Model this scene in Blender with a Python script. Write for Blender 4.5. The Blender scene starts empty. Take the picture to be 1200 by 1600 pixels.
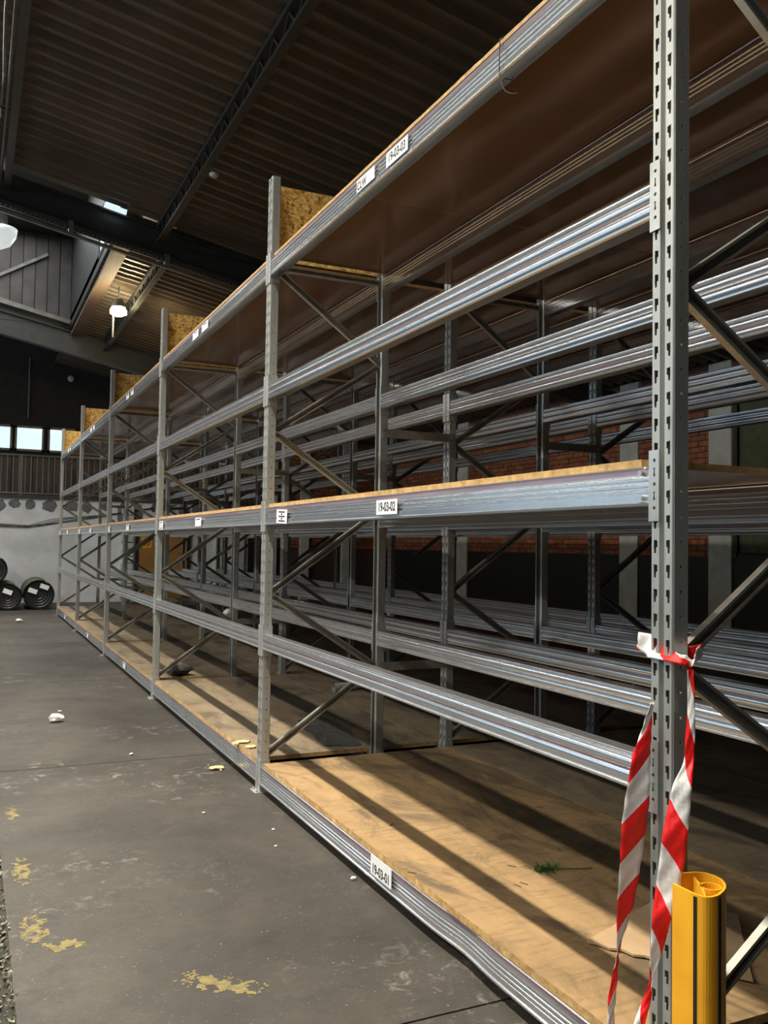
import bpy, bmesh, math, random
from mathutils import Vector, Matrix
from mathutils.geometry import tessellate_polygon
random.seed(7)
sc = bpy.context.scene
col = sc.collection

# ------------------------------------------------------------------ camera
cd = bpy.data.cameras.new('camera'); cam = bpy.data.objects.new('camera', cd); col.objects.link(cam)
cd.sensor_fit = 'VERTICAL'; cd.sensor_height = 36; cd.lens = 1379.9*36/1600; cd.clip_start = .02; cd.clip_end = 200
R = Matrix(((0.90548698, -0.03049258, -0.42327712), (-0.42408761, -0.02837905, -0.90517641), (0.01558896, 0.99913204, -0.03862838)))
cam.matrix_world = Matrix.Translation((-1.3231, 0, 1.2139)) @ R.to_4x4()
sc.camera = cam
# ------------------------------------------------------------------ world and light
w = bpy.data.worlds.new('world'); sc.world = w; w.use_nodes = True
w.node_tree.nodes['Background'].inputs[0].default_value = (.5, .56, .65, 1)
w.node_tree.nodes['Background'].inputs[1].default_value = .12
sc.view_settings.view_transform = 'Standard'; sc.view_settings.look = 'None'
sc.view_settings.gamma = 1; sc.view_settings.use_curve_mapping = False
sc.view_settings.exposure = 0.0
def area(name, loc, sx, sy, power, color, rot=(0, 0, 0), spread=180):
    l = bpy.data.lights.new(name, 'AREA'); l.shape = 'RECTANGLE'; l.size = sx; l.size_y = sy
    l.energy = power; l.color = color; l.spread = math.radians(spread)
    o = bpy.data.objects.new(name, l); o.location = loc; o.rotation_euler = rot; col.objects.link(o); return o
# roof skylight strips running the length of the hall, above and left of the aisle
area('skylight_aisle', (-1.35, 4.3, 5.16), .13, 7.0, 355, (1, .93, .80), spread=95)
area('skylight_aisle_far', (-1.35, 13.6, 5.16), .13, 6.2, 170, (1, .93, .80), spread=95)
area('skylight_side', (-5.1, 6.5, 5.0), .16, 20, 430, (1, .95, .86), (0, math.radians(-28), 0), spread=140)
# area light added inside the roof lantern to brighten the far wall
area('lantern_fill', (-2.6, 13.4, 6.5), 4.6, 5.2, 270, (.93, .97, 1))

# ------------------------------------------------------------------ materials
def newmat(name):
    m = bpy.data.materials.new(name); m.use_nodes = True
    return m, m.node_tree, m.node_tree.nodes['Principled BSDF']
def N(nt, t, **kw):
    n = nt.nodes.new(t)
    for k, v in kw.items(): setattr(n, k, v)
    return n
def coords(nt, scale=(1, 1, 1), rnd=True):
    tc = N(nt, 'ShaderNodeTexCoord'); mp = N(nt, 'ShaderNodeMapping')
    mp.inputs['Scale'].default_value = scale
    nt.links.new(tc.outputs['Object'], mp.inputs['Vector'])
    if rnd:
        oi = N(nt, 'ShaderNodeObjectInfo'); mu = N(nt, 'ShaderNodeMath', operation='MULTIPLY'); mu.inputs[1].default_value = 37
        nt.links.new(oi.outputs['Random'], mu.inputs[0]); nt.links.new(mu.outputs[0], mp.inputs['Location'])
    return mp.outputs[0]
def noise(nt, vec, scale, detail=4, rough=.55, dist=0):
    n = N(nt, 'ShaderNodeTexNoise'); n.inputs['Scale'].default_value = scale; n.inputs['Detail'].default_value = detail
    n.inputs['Roughness'].default_value = rough; n.inputs['Distortion'].default_value = dist
    nt.links.new(vec, n.inputs['Vector']); return n.outputs['Fac']
def ramp(nt, fac, stops):
    r = N(nt, 'ShaderNodeValToRGB'); e = r.color_ramp.elements
    while len(e) < len(stops): e.new(.5)
    for i, (p, c) in enumerate(stops):
        e[i].position = p; e[i].color = (*c, 1) if len(c) == 3 else c
    nt.links.new(fac, r.inputs[0]); return r.outputs[0]
def mix(nt, a, b, fac=.5, blend='MIX'):
    m = N(nt, 'ShaderNodeMix', data_type='RGBA', blend_type=blend)
    if isinstance(fac, (int, float)): m.inputs[0].default_value = fac
    else: nt.links.new(fac, m.inputs[0])
    for i, v in ((6, a), (7, b)):
        if isinstance(v, tuple): m.inputs[i].default_value = (*v, 1)
        else: nt.links.new(v, m.inputs[i])
    return m.outputs[2]
def bump(nt, bs, h, strength=.2, dist=.01):
    b = N(nt, 'ShaderNodeBump'); b.inputs['Strength'].default_value = strength; b.inputs['Distance'].default_value = dist
    nt.links.new(h, b.inputs['Height']); nt.links.new(b.outputs[0], bs.inputs['Normal'])
def simple(name, c1, c2=None, rough=.5, metal=0, scale=8, bmp=0, stretch=(1, 1, 1), emit=None, estr=0, spec=.5):
    m, nt, bs = newmat(name)
    c2 = c2 or tuple(x*.75 for x in c1)
    v = coords(nt, stretch); f = noise(nt, v, scale)
    nt.links.new(ramp(nt, f, [(.35, c2), (.65, c1)]), bs.inputs['Base Color'])
    bs.inputs['Roughness'].default_value = rough; bs.inputs['Metallic'].default_value = metal
    bs.inputs['Specular IOR Level'].default_value = spec
    if bmp: bump(nt, bs, noise(nt, v, scale*3), bmp, .004)
    if emit: bs.inputs['Emission Color'].default_value = (*emit, 1); bs.inputs['Emission Strength'].default_value = estr
    return m
def galv(name, c1, c2, rough, metal, stretch=(1, .12, 1), scale=30, bmp=.05):
    m, nt, bs = newmat(name)
    v = coords(nt, stretch); f = noise(nt, v, scale, 5, .6); v2 = coords(nt); g = noise(nt, v2, 14, 2)
    c = ramp(nt, f, [(.3, c2), (.7, c1)])
    c = mix(nt, c, (.85, .86, .86), ramp(nt, noise(nt, coords(nt, (1, .25, 1)), 14, 6, .7), [(.66, (0, 0, 0)), (.78, (.18, .18, .18))]))
    nt.links.new(c, bs.inputs['Base Color'])
    bs.inputs['Metallic'].default_value = metal
    rr = N(nt, 'ShaderNodeMapRange'); rr.inputs[3].default_value = rough-.03; rr.inputs[4].default_value = rough+.03
    if bmp: nt.links.new(g, rr.inputs[0]); nt.links.new(rr.outputs[0], bs.inputs['Roughness'])
    else: bs.inputs['Roughness'].default_value = rough
    if bmp: bump(nt, bs, noise(nt, v2, 60, 3), bmp, .002)
    return m
M_beam = galv('galvanised_beam', (.76, .78, .80), (.64, .66, .68), .24, .93, (1, .3, 1), 16, 0)
M_post = galv('galvanised_post', (.52, .53, .50), (.38, .39, .36), .42, .6, (1, 1, .15))
M_brace = galv('galvanised_brace', (.42, .41, .36), (.30, .29, .25), .42, .6)
M_conn = galv('galvanised_connector', (.58, .59, .57), (.42, .43, .41), .40, .65, (1, 1, .3))
M_maroon = simple('maroon_film', (.36, .28, .31), (.24, .17, .20), .35, .5, 30, stretch=(1, .1, 1))
M_redline = simple('red_line', (.35, .03, .05), (.2, .02, .03), .4, 0, 20)
# boards: worn wood on top, chipped ochre edge, glossy brown film below
def wood(name, a, b, dirt):
    m, nt, bs = newmat(name)
    v = coords(nt, (1.5, .5, 1)); f = noise(nt, v, 6, 8, .65, .4)
    c = ramp(nt, f, [(.25, b), (.5, a), (.8, tuple(min(1, x*1.25) for x in a))])
    g = noise(nt, coords(nt, (1, .45, 1)), 3.2, 9, .72, 1.0)
    c = mix(nt, c, dirt, ramp(nt, g, [(.48, (0, 0, 0)), (.60, (.75, .75, .75))]))
    h = noise(nt, coords(nt, (1.5, 8, 1)), 6, 6, .7)
    c = mix(nt, c, dirt, ramp(nt, h, [(.50, (0, 0, 0)), (.66, (.4, .4, .4))]))
    nt.links.new(c, bs.inputs['Base Color']); bs.inputs['Roughness'].default_value = .62
    bump(nt, bs, f, .25, .003); return m
M_deck = wood('worn_board_top', (.33, .21, .095), (.22, .14, .065), (.085, .062, .038))
M_deck_dim = wood('worn_board_top_dim', (.22, .165, .10), (.15, .115, .07), (.07, .057, .04))  # greyer, darker copy of the board top; weaker light put into its colour
M_edge = simple('raw_board_edge', (.52, .32, .12), (.32, .19, .07), .7, 0, 40, .4)
m, nt, bs = newmat('brown_film_face')
v = coords(nt, rnd=True); f = noise(nt, v, 1.2, 3)
nt.links.new(ramp(nt, f, [(.3, (.20, .10, .042)), (.7, (.25, .13, .055))]), bs.inputs['Base Color'])
bs.inputs['Metallic'].default_value = .55
bs.inputs['Roughness'].default_value = .15
bump(nt, bs, noise(nt, coords(nt, (1, 1, 1), False), 1.3, 1), .5, .03); M_film = m
# oriented strand board
m, nt, bs = newmat('strand_board')
v = coords(nt); nz = N(nt, 'ShaderNodeTexNoise'); nz.inputs['Scale'].default_value = 9; nt.links.new(v, nz.inputs['Vector'])
vm = mix(nt, v, nz.outputs['Color'], .07)
outs = []
for sx, sz in ((1, .3), (.3, 1)):
    mp = N(nt, 'ShaderNodeMapping'); mp.inputs['Scale'].default_value = (sx, 1, sz); mp.inputs['Rotation'].default_value = (0, .6 if sx == 1 else -.4, 0)
    nt.links.new(vm, mp.inputs['Vector']); vo = N(nt, 'ShaderNodeTexVoronoi'); vo.inputs['Scale'].default_value = 105
    nt.links.new(mp.outputs[0], vo.inputs['Vector']); outs.append(vo.outputs['Color'])
cc = mix(nt, outs[0], outs[1], noise(nt, v, 20))
sp = N(nt, 'ShaderNodeSeparateColor'); nt.links.new(cc, sp.inputs[0])
nt.links.new(ramp(nt, sp.outputs[0], [(.10, (.22, .10, .02)), (.28, (.60, .33, .07)), (.55, (.80, .50, .13)), (.85, (.95, .72, .32))]), bs.inputs['Base Color'])
bs.inputs['Roughness'].default_value = .55; bump(nt, bs, sp.outputs[0], .3, .003); M_osb = m
# concrete floor
m, nt, bs = newmat('dirty_concrete')
v = coords(nt, rnd=False)
tcg = N(nt, 'ShaderNodeNewGeometry'); P = tcg.outputs['Position']
a = noise(nt, P, .9, 10, .62, .3); b = noise(nt, P, 5, 10, .72); s = noise(nt, P, 90, 3, .7)
c = ramp(nt, a, [(.38, (.029, .0255, .0205)), (.62, (.060, .052, .042))])
c = mix(nt, c, (.026, .023, .020), ramp(nt, b, [(.48, (0, 0, 0)), (.62, (.6, .6, .6))]))
sc1 = noise(nt, P, 11, 10, .8, .8)
pat = noise(nt, P, .8, 2)
mk = N(nt, 'ShaderNodeMath', operation='MULTIPLY')
nt.links.new(ramp(nt, sc1, [(.545, (0, 0, 0)), (.66, (.8, .8, .8))]), mk.inputs[0])
nt.links.new(ramp(nt, pat, [(.48, (0, 0, 0)), (.58, (1, 1, 1))]), mk.inputs[1])
c = mix(nt, c, (.22, .20, .165), mk.outputs[0])
c = mix(nt, c, (.34, .32, .27), ramp(nt, s, [(.655, (0, 0, 0)), (.70, (.7, .7, .7))]))
nt.links.new(c, bs.inputs['Base Color'])
nt.links.new(ramp(nt, b, [(.3, (.42,)*3), (.7, (.62,)*3)]), bs.inputs['Roughness'])
bump(nt, bs, noise(nt, P, 30, 8, .7), .25, .003); M_floor = m
M_joint = simple('joint_dirt', (.03, .027, .022), rough=.9)
M_roof = simple('brown_roof_sheet', (.12, .09, .058), (.07, .055, .038), .5, .1, 2, 0, (.4, 1.2, 1))
M_steel = simple('painted_roof_steel', (.055, .058, .052), (.04, .042, .04), .5, .2)
M_steel2 = simple('grey_steel', (.22, .21, .18), (.14, .14, .12), .45, .4)
M_clad = simple('brown_cladding', (.16, .10, .07), (.11, .07, .05), .6, 0, 3, stretch=(6, 6, .5))
M_darkwall = simple('dark_upper_wall', (.035, .032, .028), rough=.8)
M_plaster = simple('white_plaster', (.80, .80, .80), (.66, .65, .62), .8, 0, 2.5, .3)
M_patch = simple('grey_mortar', (.20, .20, .20), (.13, .13, .13), .9, 0, 10, .4)
M_shutter = simple('sheeting_dark', (.10, .088, .078), (.06, .055, .05), .6, 0, 3)
M_wood = simple('beige_plank', (.15, .10, .07), (.10, .07, .05), .7, 0, 6, stretch=(5, .4, 1))
M_window = simple('left_window_glass', (.5, .6, .7), (.4, .5, .6), .1, emit=(.58, .80, 1), estr=2.4)
M_pane = simple('daylight_glass', (.8, .88, .92), (.7, .8, .88), .1, emit=(.66, .82, .92), estr=1.05)
M_white = simple('white_paint', (.75, .75, .73), (.66, .66, .64), .5)
M_paper = simple('paper_white', (.80, .80, .79), (.74, .74, .73), .6)
M_ink = simple('black_ink', (.02, .02, .02), rough=.7)
M_pier = simple('pale_pier', (.62, .62, .55), (.48, .49, .42), .8, 0, 5)
M_green = simple('green_panel', (.09, .10, .04), (.06, .07, .03), .7)
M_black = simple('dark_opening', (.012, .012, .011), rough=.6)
M_door = simple('ochre_door', (.40, .20, .05), (.32, .155, .04), .45, 0, 2)
M_yellow = simple('yellow_plastic', (.90, .44, .02), (.80, .36, .015), .38, 0, 12, .05)
M_card = simple('cardboard', (.46, .31, .17), (.38, .25, .135), .8, 0, 8, .2)
M_gray = simple('dark_felt', (.07, .065, .055), (.04, .038, .032), .9, 0, 12, .6)
M_rubber = simple('black_rubber', (.018, .018, .02), (.012, .012, .013), .45, 0, 10)
M_turf = simple('green_rubber', (.10, .12, .065), (.06, .075, .04), .8, 0, 20, .5)
M_stone = simple('pale_stone', (.72, .70, .64), (.5, .48, .42), .8, 0, 30, .5)
M_chip = simple('wood_chip', (.70, .48, .22), (.5, .33, .14), .8, 0, 20, .3)
M_grass = simple('green_grass', (.06, .14, .02), (.03, .08, .01), .6)
M_ypaint = simple('worn_yellow_paint', (.20, .155, .045), (.11, .09, .04), .7, 0, 40)
M_rubble = simple('rubble', (.36, .34, .26), (.10, .10, .06), .9, 0, 30, .5)
M_sign = simple('yellow_sign', (.80, .50, .04), rough=.5)
M_red = simple('red_sign', (.55, .03, .02), rough=.5)
M_lamp = simple('lamp_glow', (1, .9, .6), (1, .9, .6), .3, emit=(1, .82, .48), estr=150)
M_wire = simple('grey_cable', (.12, .115, .10), rough=.6)
# bricks with a tint per brick
m, nt, bs = newmat('red_brick'); at = N(nt, 'ShaderNodeAttribute', attribute_name='tint')
v = coords(nt, rnd=False)
c = mix(nt, (.24, .075, .034), (.42, .145, .06), at.outputs['Fac']); c = mix(nt, c, (.10, .035, .018), ramp(nt, noise(nt, v, 9, 5), [(.45, (0,)*3), (.7, (.6,)*3)]))
nt.links.new(c, bs.inputs['Base Color']); bs.inputs['Roughness'].default_value = .8; bump(nt, bs, noise(nt, v, 60), .3, .003); M_brick = m
M_mortar = simple('mortar', (.09, .06, .045), rough=.9)
# barrier tape: diagonal bands from the ribbon's own UV (u across 0..1, v metres along)
def tape_mat(name, sgn):
    m, nt, bs = newmat(name); uv = N(nt, 'ShaderNodeUVMap'); uv.uv_map = 'UVMap'
    sx = N(nt, 'ShaderNodeSeparateXYZ'); nt.links.new(uv.outputs[0], sx.inputs[0])
    q = N(nt, 'ShaderNodeMath', operation='MULTIPLY_ADD'); q.inputs[1].default_value = sgn*.065
    nt.links.new(sx.outputs[0], q.inputs[0]); nt.links.new(sx.outputs[1], q.inputs[2])
    d = N(nt, 'ShaderNodeMath', operation='DIVIDE'); d.inputs[1].default_value = .175; nt.links.new(q.outputs[0], d.inputs[0])
    fr = N(nt, 'ShaderNodeMath', operation='FRACT'); nt.links.new(d.outputs[0], fr.inputs[0])
    gt = N(nt, 'ShaderNodeMath', operation='GREATER_THAN'); gt.inputs[1].default_value = .5; nt.links.new(fr.outputs[0], gt.inputs[0])
    nt.links.new(mix(nt, (.78, .76, .72), (.78, .015, .012), gt.outputs[0]), bs.inputs['Base Color'])
    bs.inputs['Roughness'].default_value = .32
    bump(nt, bs, noise(nt, coords(nt, rnd=False), 28, 4), .35, .006)
    return m
M_tapeA = tape_mat('barrier_tape_bands', -1.0); M_tapeB = tape_mat('barrier_tape_bands_back', 1.0)

# ------------------------------------------------------------------ mesh helpers
class MB:
    def __init__(s): s.v = []; s.f = []; s.m = []
    def add(s, vs, fs, mi=0):
        n = len(s.v); s.v += [tuple(p) for p in vs]; s.f += [tuple(n+i for i in f) for f in fs]; s.m += [mi]*len(fs); return s
    def box(s, a, b, mi=0):
        x0, y0, z0 = a; x1, y1, z1 = b
        return s.add([(x0,y0,z0),(x1,y0,z0),(x1,y1,z0),(x0,y1,z0),(x0,y0,z1),(x1,y0,z1),(x1,y1,z1),(x0,y1,z1)],
              [(0,3,2,1),(4,5,6,7),(0,1,5,4),(1,2,6,5),(2,3,7,6),(3,0,4,7)], mi)
    def bar(s, p, q, wd, ht, side=(0, 1, 0), mi=0):      # rectangular bar between two points
        p = Vector(p); q = Vector(q); d = (q-p).normalized(); a = Vector(side); a = (a-d*a.dot(d)).normalized(); b = d.cross(a)
        vs = [o+a*i*wd/2+b*j*ht/2 for o in (p, q) for i, j in ((-1,-1),(1,-1),(1,1),(-1,1))]
        return s.add(vs, [(0,3,2,1),(4,5,6,7),(0,1,5,4),(1,2,6,5),(2,3,7,6),(3,0,4,7)], mi)
    def tube(s, pts, r, n=8, mi=0, cap=True):
        pts = [Vector(p) for p in pts]; rings = []
        for i, p in enumerate(pts):
            d = (pts[min(i+1, len(pts)-1)]-pts[max(i-1, 0)]).normalized()
            a = d.orthogonal().normalized() if i == 0 else (a-d*a.dot(d)).normalized()
            b = d.cross(a); rr = r[i] if isinstance(r, (list, tuple)) else r
            rings.append([p+(a*math.cos(t*2*math.pi/n)+b*math.sin(t*2*math.pi/n))*rr for t in range(n)])
        vs = [v for g in rings for v in g]; fs = []
        for i in range(len(pts)-1):
            for t in range(n):
                u = (t+1) % n; fs.append((i*n+t, i*n+u, (i+1)*n+u, (i+1)*n+t))
        if cap: fs += [tuple(range(n))[::-1], tuple((len(pts)-1)*n+t for t in range(n))]
        return s.add(vs, fs, mi)
    def mesh(s, name, mats, smooth=False):
        me = bpy.data.meshes.new(name); me.from_pydata(s.v, [], s.f)
        for mt in (mats if isinstance(mats, (list, tuple)) else [mats]): me.materials.append(mt)
        me.polygons.foreach_set('material_index', s.m)
        if smooth: me.polygons.foreach_set('use_smooth', [True]*len(s.f))
        me.update(); return me
def obj(name, me, parent=None, loc=(0, 0, 0), rot=(0, 0, 0), label=None, cat=None, group=None, kind=None):
    o = bpy.data.objects.new(name, me); col.objects.link(o); o.location = loc; o.rotation_euler = rot
    if parent: o.parent = parent
    if label: o['label'] = label
    if cat: o['category'] = cat
    if group: o['group'] = group
    if kind: o['kind'] = kind
    return o
def bake(me, mods):
    """apply modifiers given as (type, {settings}) to a mesh and return the result"""
    o = bpy.data.objects.new('tmp', me); col.objects.link(o)
    for t, kw in mods:
        md = o.modifiers.new(t, t)
        for k, v in kw.items(): setattr(md, k, v)
    dg = bpy.context.evaluated_depsgraph_get(); r = bpy.data.meshes.new_from_object(o.evaluated_get(dg))
    bpy.data.objects.remove(o); return r

# ------------------------------------------------------------------ setting
RS = -.2                                       # the roof falls towards the brick wall
def zr(x): return 5.0+RS*x if x > -2.713 else 5.5426-RS*(x+2.713)
G1, G2, YW = 10.3, 16.4, 18.6
# floor
fl = obj('floor', MB().box((-9, -5, -.25), (7.4, YW, -.012)).mesh('floor', M_joint), kind='structure')
ys = [-5, -.9, 2.05, 5.08, 8.14, 11.2, 14.3, YW]
for (xa, xb) in ((-9, -5.2), (-5.2, -1.36), (-1.185, 3.1), (3.1, 7.4)):
    for a, b in zip(ys, ys[1:]):
        g = .004
        obj('floor_slab', MB().box((xa+g, a+g, -.012), (xb-g, b-g, 0)).mesh('floor_slab', M_floor), fl)
mb = MB()
for i in range(8500):                          # broken strip beside the slabs
    x = random.uniform(-1.36, -1.185)+random.gauss(0, .006); y = random.uniform(1.2, 12.0); r = random.uniform(.003, .014); z = random.uniform(-.012, .006)
    vs = [(x+random.uniform(-r, r), y+random.uniform(-r, r), z+random.uniform(0, r)) for _ in range(3)]+[(x, y, z-.006), (x+r*.3, y+r*.2, z+r*.9)]
    mb.add(vs, [(0,1,4),(1,2,4),(2,0,4),(0,3,1),(1,3,2),(2,3,0)])
obj('gutter_rubble', mb.mesh('rubble', M_rubble), fl, kind='stuff')
# walls
obj('wall_back', MB().box((-9, -5.2, 0), (7.4, -5, 5.6)).mesh('wall_back', M_darkwall), kind='structure')
wl = obj('wall_left', MB().box((-9.2, -5, 0), (-9, YW, 2.4)).box((-9.2, -5, 4.1), (-9, YW, 4.4)).mesh('wall_left', M_plaster), kind='structure')
w0 = obj('window_2', None, kind='structure'); w0.location = (-9.05, 0, 0)
for i in range(16):
    y = -4.9+i*1.45
    obj('pane', MB().box((-.02, y+.04, 2.44), (.0, y+1.41, 4.06)).mesh('pane', M_window), w0)
    obj('mullion', MB().box((-.05, y-.03, 2.4), (.04, y+.03, 4.1)).mesh('mullion', M_white), w0)
# brick wall on the right
WX = 7.2
wr = obj('wall_right', MB().box((WX+.02, -5, 0), (WX+.2, YW, 3.75)).mesh('wall_right', M_mortar), kind='structure')
def brickwall(x_or_y, axis, a0, a1, z0, z1, parent, gaps=()):
    mb = MB(); tints = []; rr = 0; z = z0
    while z < z1-.06:
        a = a0-(.125 if rr % 2 else 0)
        while a < a1:
            s, e = max(a, a0)+.005, min(a+.25, a1)-.005
            if e-s > .03 and not any(g0-.01 < s and e < g1+.01 for g0, g1 in gaps):
                d = random.uniform(-.006, .004)
                if axis == 'x': mb.box((x_or_y+d, s, z+.005), (x_or_y+.03, e, z+.07))
                else: mb.box((s, x_or_y+d, z+.005), (e, x_or_y+.03, z+.07))
                t = random.random(); tints += [t]*24
            a += .25
        z += .075; rr += 1
    me = mb.mesh('bricks', M_brick); at = me.attributes.new('tint', 'FLOAT', 'CORNER'); at.data.foreach_set('value', tints)
    return obj('bricks', me, parent, kind='stuff')
piers = [(14.45, 14.85), (9.74, 10.12), (8.05, 8.42)]
brickwall(WX, 'x', 5.5, YW, 1.14, 3.6, wr, [(6.5, 8.0)]+piers)
obj('lower_band', MB().box((WX-.005, -5, 0), (WX+.02, YW, 1.14)).mesh('lower_band', M_black), wr)  # black band along the lower part of the brick wall
for a, b in piers: obj('pier', MB().box((WX-.03, a, 0), (WX+.02, b, 3.6)).mesh('pier', M_pier), wr)
pr = obj('window_3', None, kind='structure'); pr.location = (WX, 7.2, 0)
obj('pane', MB().box((-.03, -.75, 1.2), (.0, .75, 3.3)).mesh('pane', M_green), pr)
for y in (-.75, 0, .75): obj('mullion', MB().box((-.07, y-.03, 1.2), (.0, y+.03, 3.3)).mesh('mullion', M_black), pr)
# far wall: white lower wall with a ledge, brick part to the right
ff = obj('wall_far', MB().box((-9, YW, 0), (4.6, YW+.35, 2.04)).mesh('wall_far', M_plaster), kind='structure')
wb = obj('wall_far_brick', MB().box((4.6, YW, 0), (7.4, YW+.35, 3.8)).mesh('wall_far_brick', M_mortar), kind='structure')
brickwall(YW-.03, 'y', 4.6, WX, 1.14, 3.6, wb, [(5.3, 5.52), (6.3, 6.5)])
for x in (4.55, 5.3, 6.3): obj('pier', MB().box((x, YW-.1, 0), (x+.2, YW, 3.6)).mesh('pier', M_pier), wb)
obj('trim_1', MB().box((-9, YW-.05, 2.04), (4.6, YW+.4, 2.10)).mesh('trim', M_steel), kind='structure')
for i in range(24):                            # ragged mortar patches under the ledge
    x = -2.2+i*.33+random.uniform(-.08, .08)
    if x > 4.3: break
    n = 14; rx = random.uniform(.09, .15); rz = random.uniform(.07, .13)
    if 10 < i < 13: rz *= 2.2
    zc = 2.0-rz*.8
    ring = [(x+math.cos(t*2*math.pi/n)*rx*random.uniform(.8, 1.15), min(2.03, zc+math.sin(t*2*math.pi/n)*rz*random.uniform(.8, 1.2))) for t in range(n)]
    mb = MB(); vs = [(p, YW-.004, q) for p, q in ring]+[(p, YW+.001, q) for p, q in ring]
    mb.add(vs, [tuple(range(n))]+[(j, (j+1) % n, n+(j+1) % n, n+j) for j in range(n)])
    obj('mortar_patch', mb.mesh('mortar_patch', M_patch), ff)
mb = MB()                                      # wires sagging along the white wall
for k in range(4):
    pts = [(-2.5+i*.22, YW-.015-k*.003, 1.52+.012*k*math.sin(i*.9+k)+max(0, i-10)*.035+.03*math.sin(i*.35+k)) for i in range(24)]
    mb.tube(pts, .006, 4)
obj('wall_wires', mb.mesh('wall_wires', M_rubber), ff, label='loose black wires along the wall')
# cladding behind the gallery with its windows
YC = YW+1.0
cl = obj('wall_far_upper', MB().box((-9, YC, 2.04), (7.4, YC+.1, 6.6)).mesh('wall_far_upper', M_darkwall), kind='structure')
for i in range(40):
    x = -3+i*.2
    obj('cladding_board', MB().box((x+.006, YC-.02, 2.1), (x+.194, YC, 2.92)).mesh('cladding_board', M_clad), cl)
sY = (YC)/17.4
def zs(z): return 1.2139+(z-1.2139)*sY
def xs(x): return -1.3231+(x+1.3231)*sY
wi = obj('window_1', None, kind='structure', loc=(0, YC, 0))
zb, zt = zs(2.845), zs(3.31)
edges = [(-1.75, -1.22), (-1.17, -.69), (-.646, -.149), (-.082, .42), (.5, 1.0), (1.08, 1.6)]
for a, b in edges:
    a, b = xs(a), xs(b)
    obj('pane', MB().box((a+.03, -.05, zb+.04), (b-.03, -.03, zt-.04)).mesh('pane', M_pane), wi)
    f = MB()
    for q in ((a, zb, b, zb+.045), (a, zt-.045, b, zt), (a, zb, a+.04, zt), (b-.04, zb, b, zt)): f.box((q[0], -.08, q[1]), (q[2], 0, q[3]))
    obj('window_frame', f.mesh('window_frame', M_steel2), wi)
# railing of the gallery
t = obj('gallery_railing', None, loc=(0, YW+.06, 2.10), label='long thin-barred steel railing above the white far wall', cat='railing')
rt = zs(2.75)-2.16
obj('top_rail', MB().tube([(-4, 0, rt), (5.5, 0, rt)], .02, 8).mesh('rail', M_steel2), t)
obj('bottom_rail', MB().tube([(-4, 0, .04), (5.5, 0, .04)], .014, 8).mesh('rail', M_steel2), t)
bme = MB().tube([(0, 0, .04), (0, 0, rt)], .011, 6).mesh('baluster', M_steel2)
for i in range(88): obj('baluster', bme, t, (-3.95+i*.108, 0, 0))
pme = MB().box((-.02, -.02, -.04), (.02, .02, rt)).mesh('railing_post', M_steel2)
for i in range(9): obj('railing_post', pme, t, (-3.7+i*1.08, -.03, 0))
# floor level door and frames of the far wall
DX = xs(1.58)*1.0
dk = (YW)/17.4
def fx(x): return -1.3231+(x+1.3231)*dk
d = obj('door_1', None, kind='structure', loc=(fx(1.60), YW, 0))
obj('door_leaf', MB().box((0, -.05, .02), (1.0, -.01, 1.36)).mesh('door_leaf', M_door), d)
obj('door_frame', MB().box((-.06, -.07, 0), (0, .0, 1.38)).box((1.0, -.07, 0), (1.06, 0, 1.38)).box((-.06, -.07, 1.36), (1.06, 0, 1.42)).mesh('door_frame', M_black), d)
obj('door_handle', MB().tube([(.92, -.06, 1.0), (.92, -.1, 1.0), (.80, -.1, 1.0)], .01, 6).mesh('door_handle', M_steel2), d)
sg = obj('warning_sign', MB().box((.06, -.058, 1.10), (.27, -.05, 1.33)).mesh('sign', M_sign), d, label='small yellow sign')
mb = MB(); n = 20; cx, cz = .165, 1.215
for t0 in range(n):
    p = [(cx+r*math.cos(a), -.060, cz+r*math.sin(a)) for r, a in ((.075, t0*2*math.pi/n), (.075, (t0+1)*2*math.pi/n), (.052, (t0+1)*2*math.pi/n), (.052, t0*2*math.pi/n))]
    mb.add(p, [(0,1,2,3)])
mb.bar((cx-.05, -.0605, cz+.04), (cx+.05, -.0605, cz-.04), .002, .014, (0, 1, 0))
obj('sign_symbol', mb.mesh('sign_symbol', M_red), sg)
mb = MB()
for i in range(13):
    mb.box((fx(1.28)+(.03 if i % 2 else 0), YW-.08, .1+i*.14), (fx(1.50), YW, .22+i*.14))
obj('brick_quoins', mb.mesh('quoins', M_pier), ff)
w4 = obj('wall_hatch', MB().box((-.14, -.02, -.14), (-.11, 0, .14)).box((.11, -.02, -.14), (.14, 0, .14)).box((-.11, -.02, .11), (.11, 0, .14)).box((-.11, -.02, -.14), (.11, 0, -.11)).mesh('hatch', M_black), ff, (fx(2.43), YW, 1.06))
d2 = obj('door_2', MB().box((fx(3.78), YW-.03, 0), (fx(4.25), YW+.01, 1.95)).mesh('door', M_black), kind='structure')
mb = MB()
for a in (3.1, 3.55): mb.box((fx(a), YW-.09, 0), (fx(a)+.14, YW, 1.98))
obj('wall_ribs', mb.mesh('wall_ribs', M_pier), ff)
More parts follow.
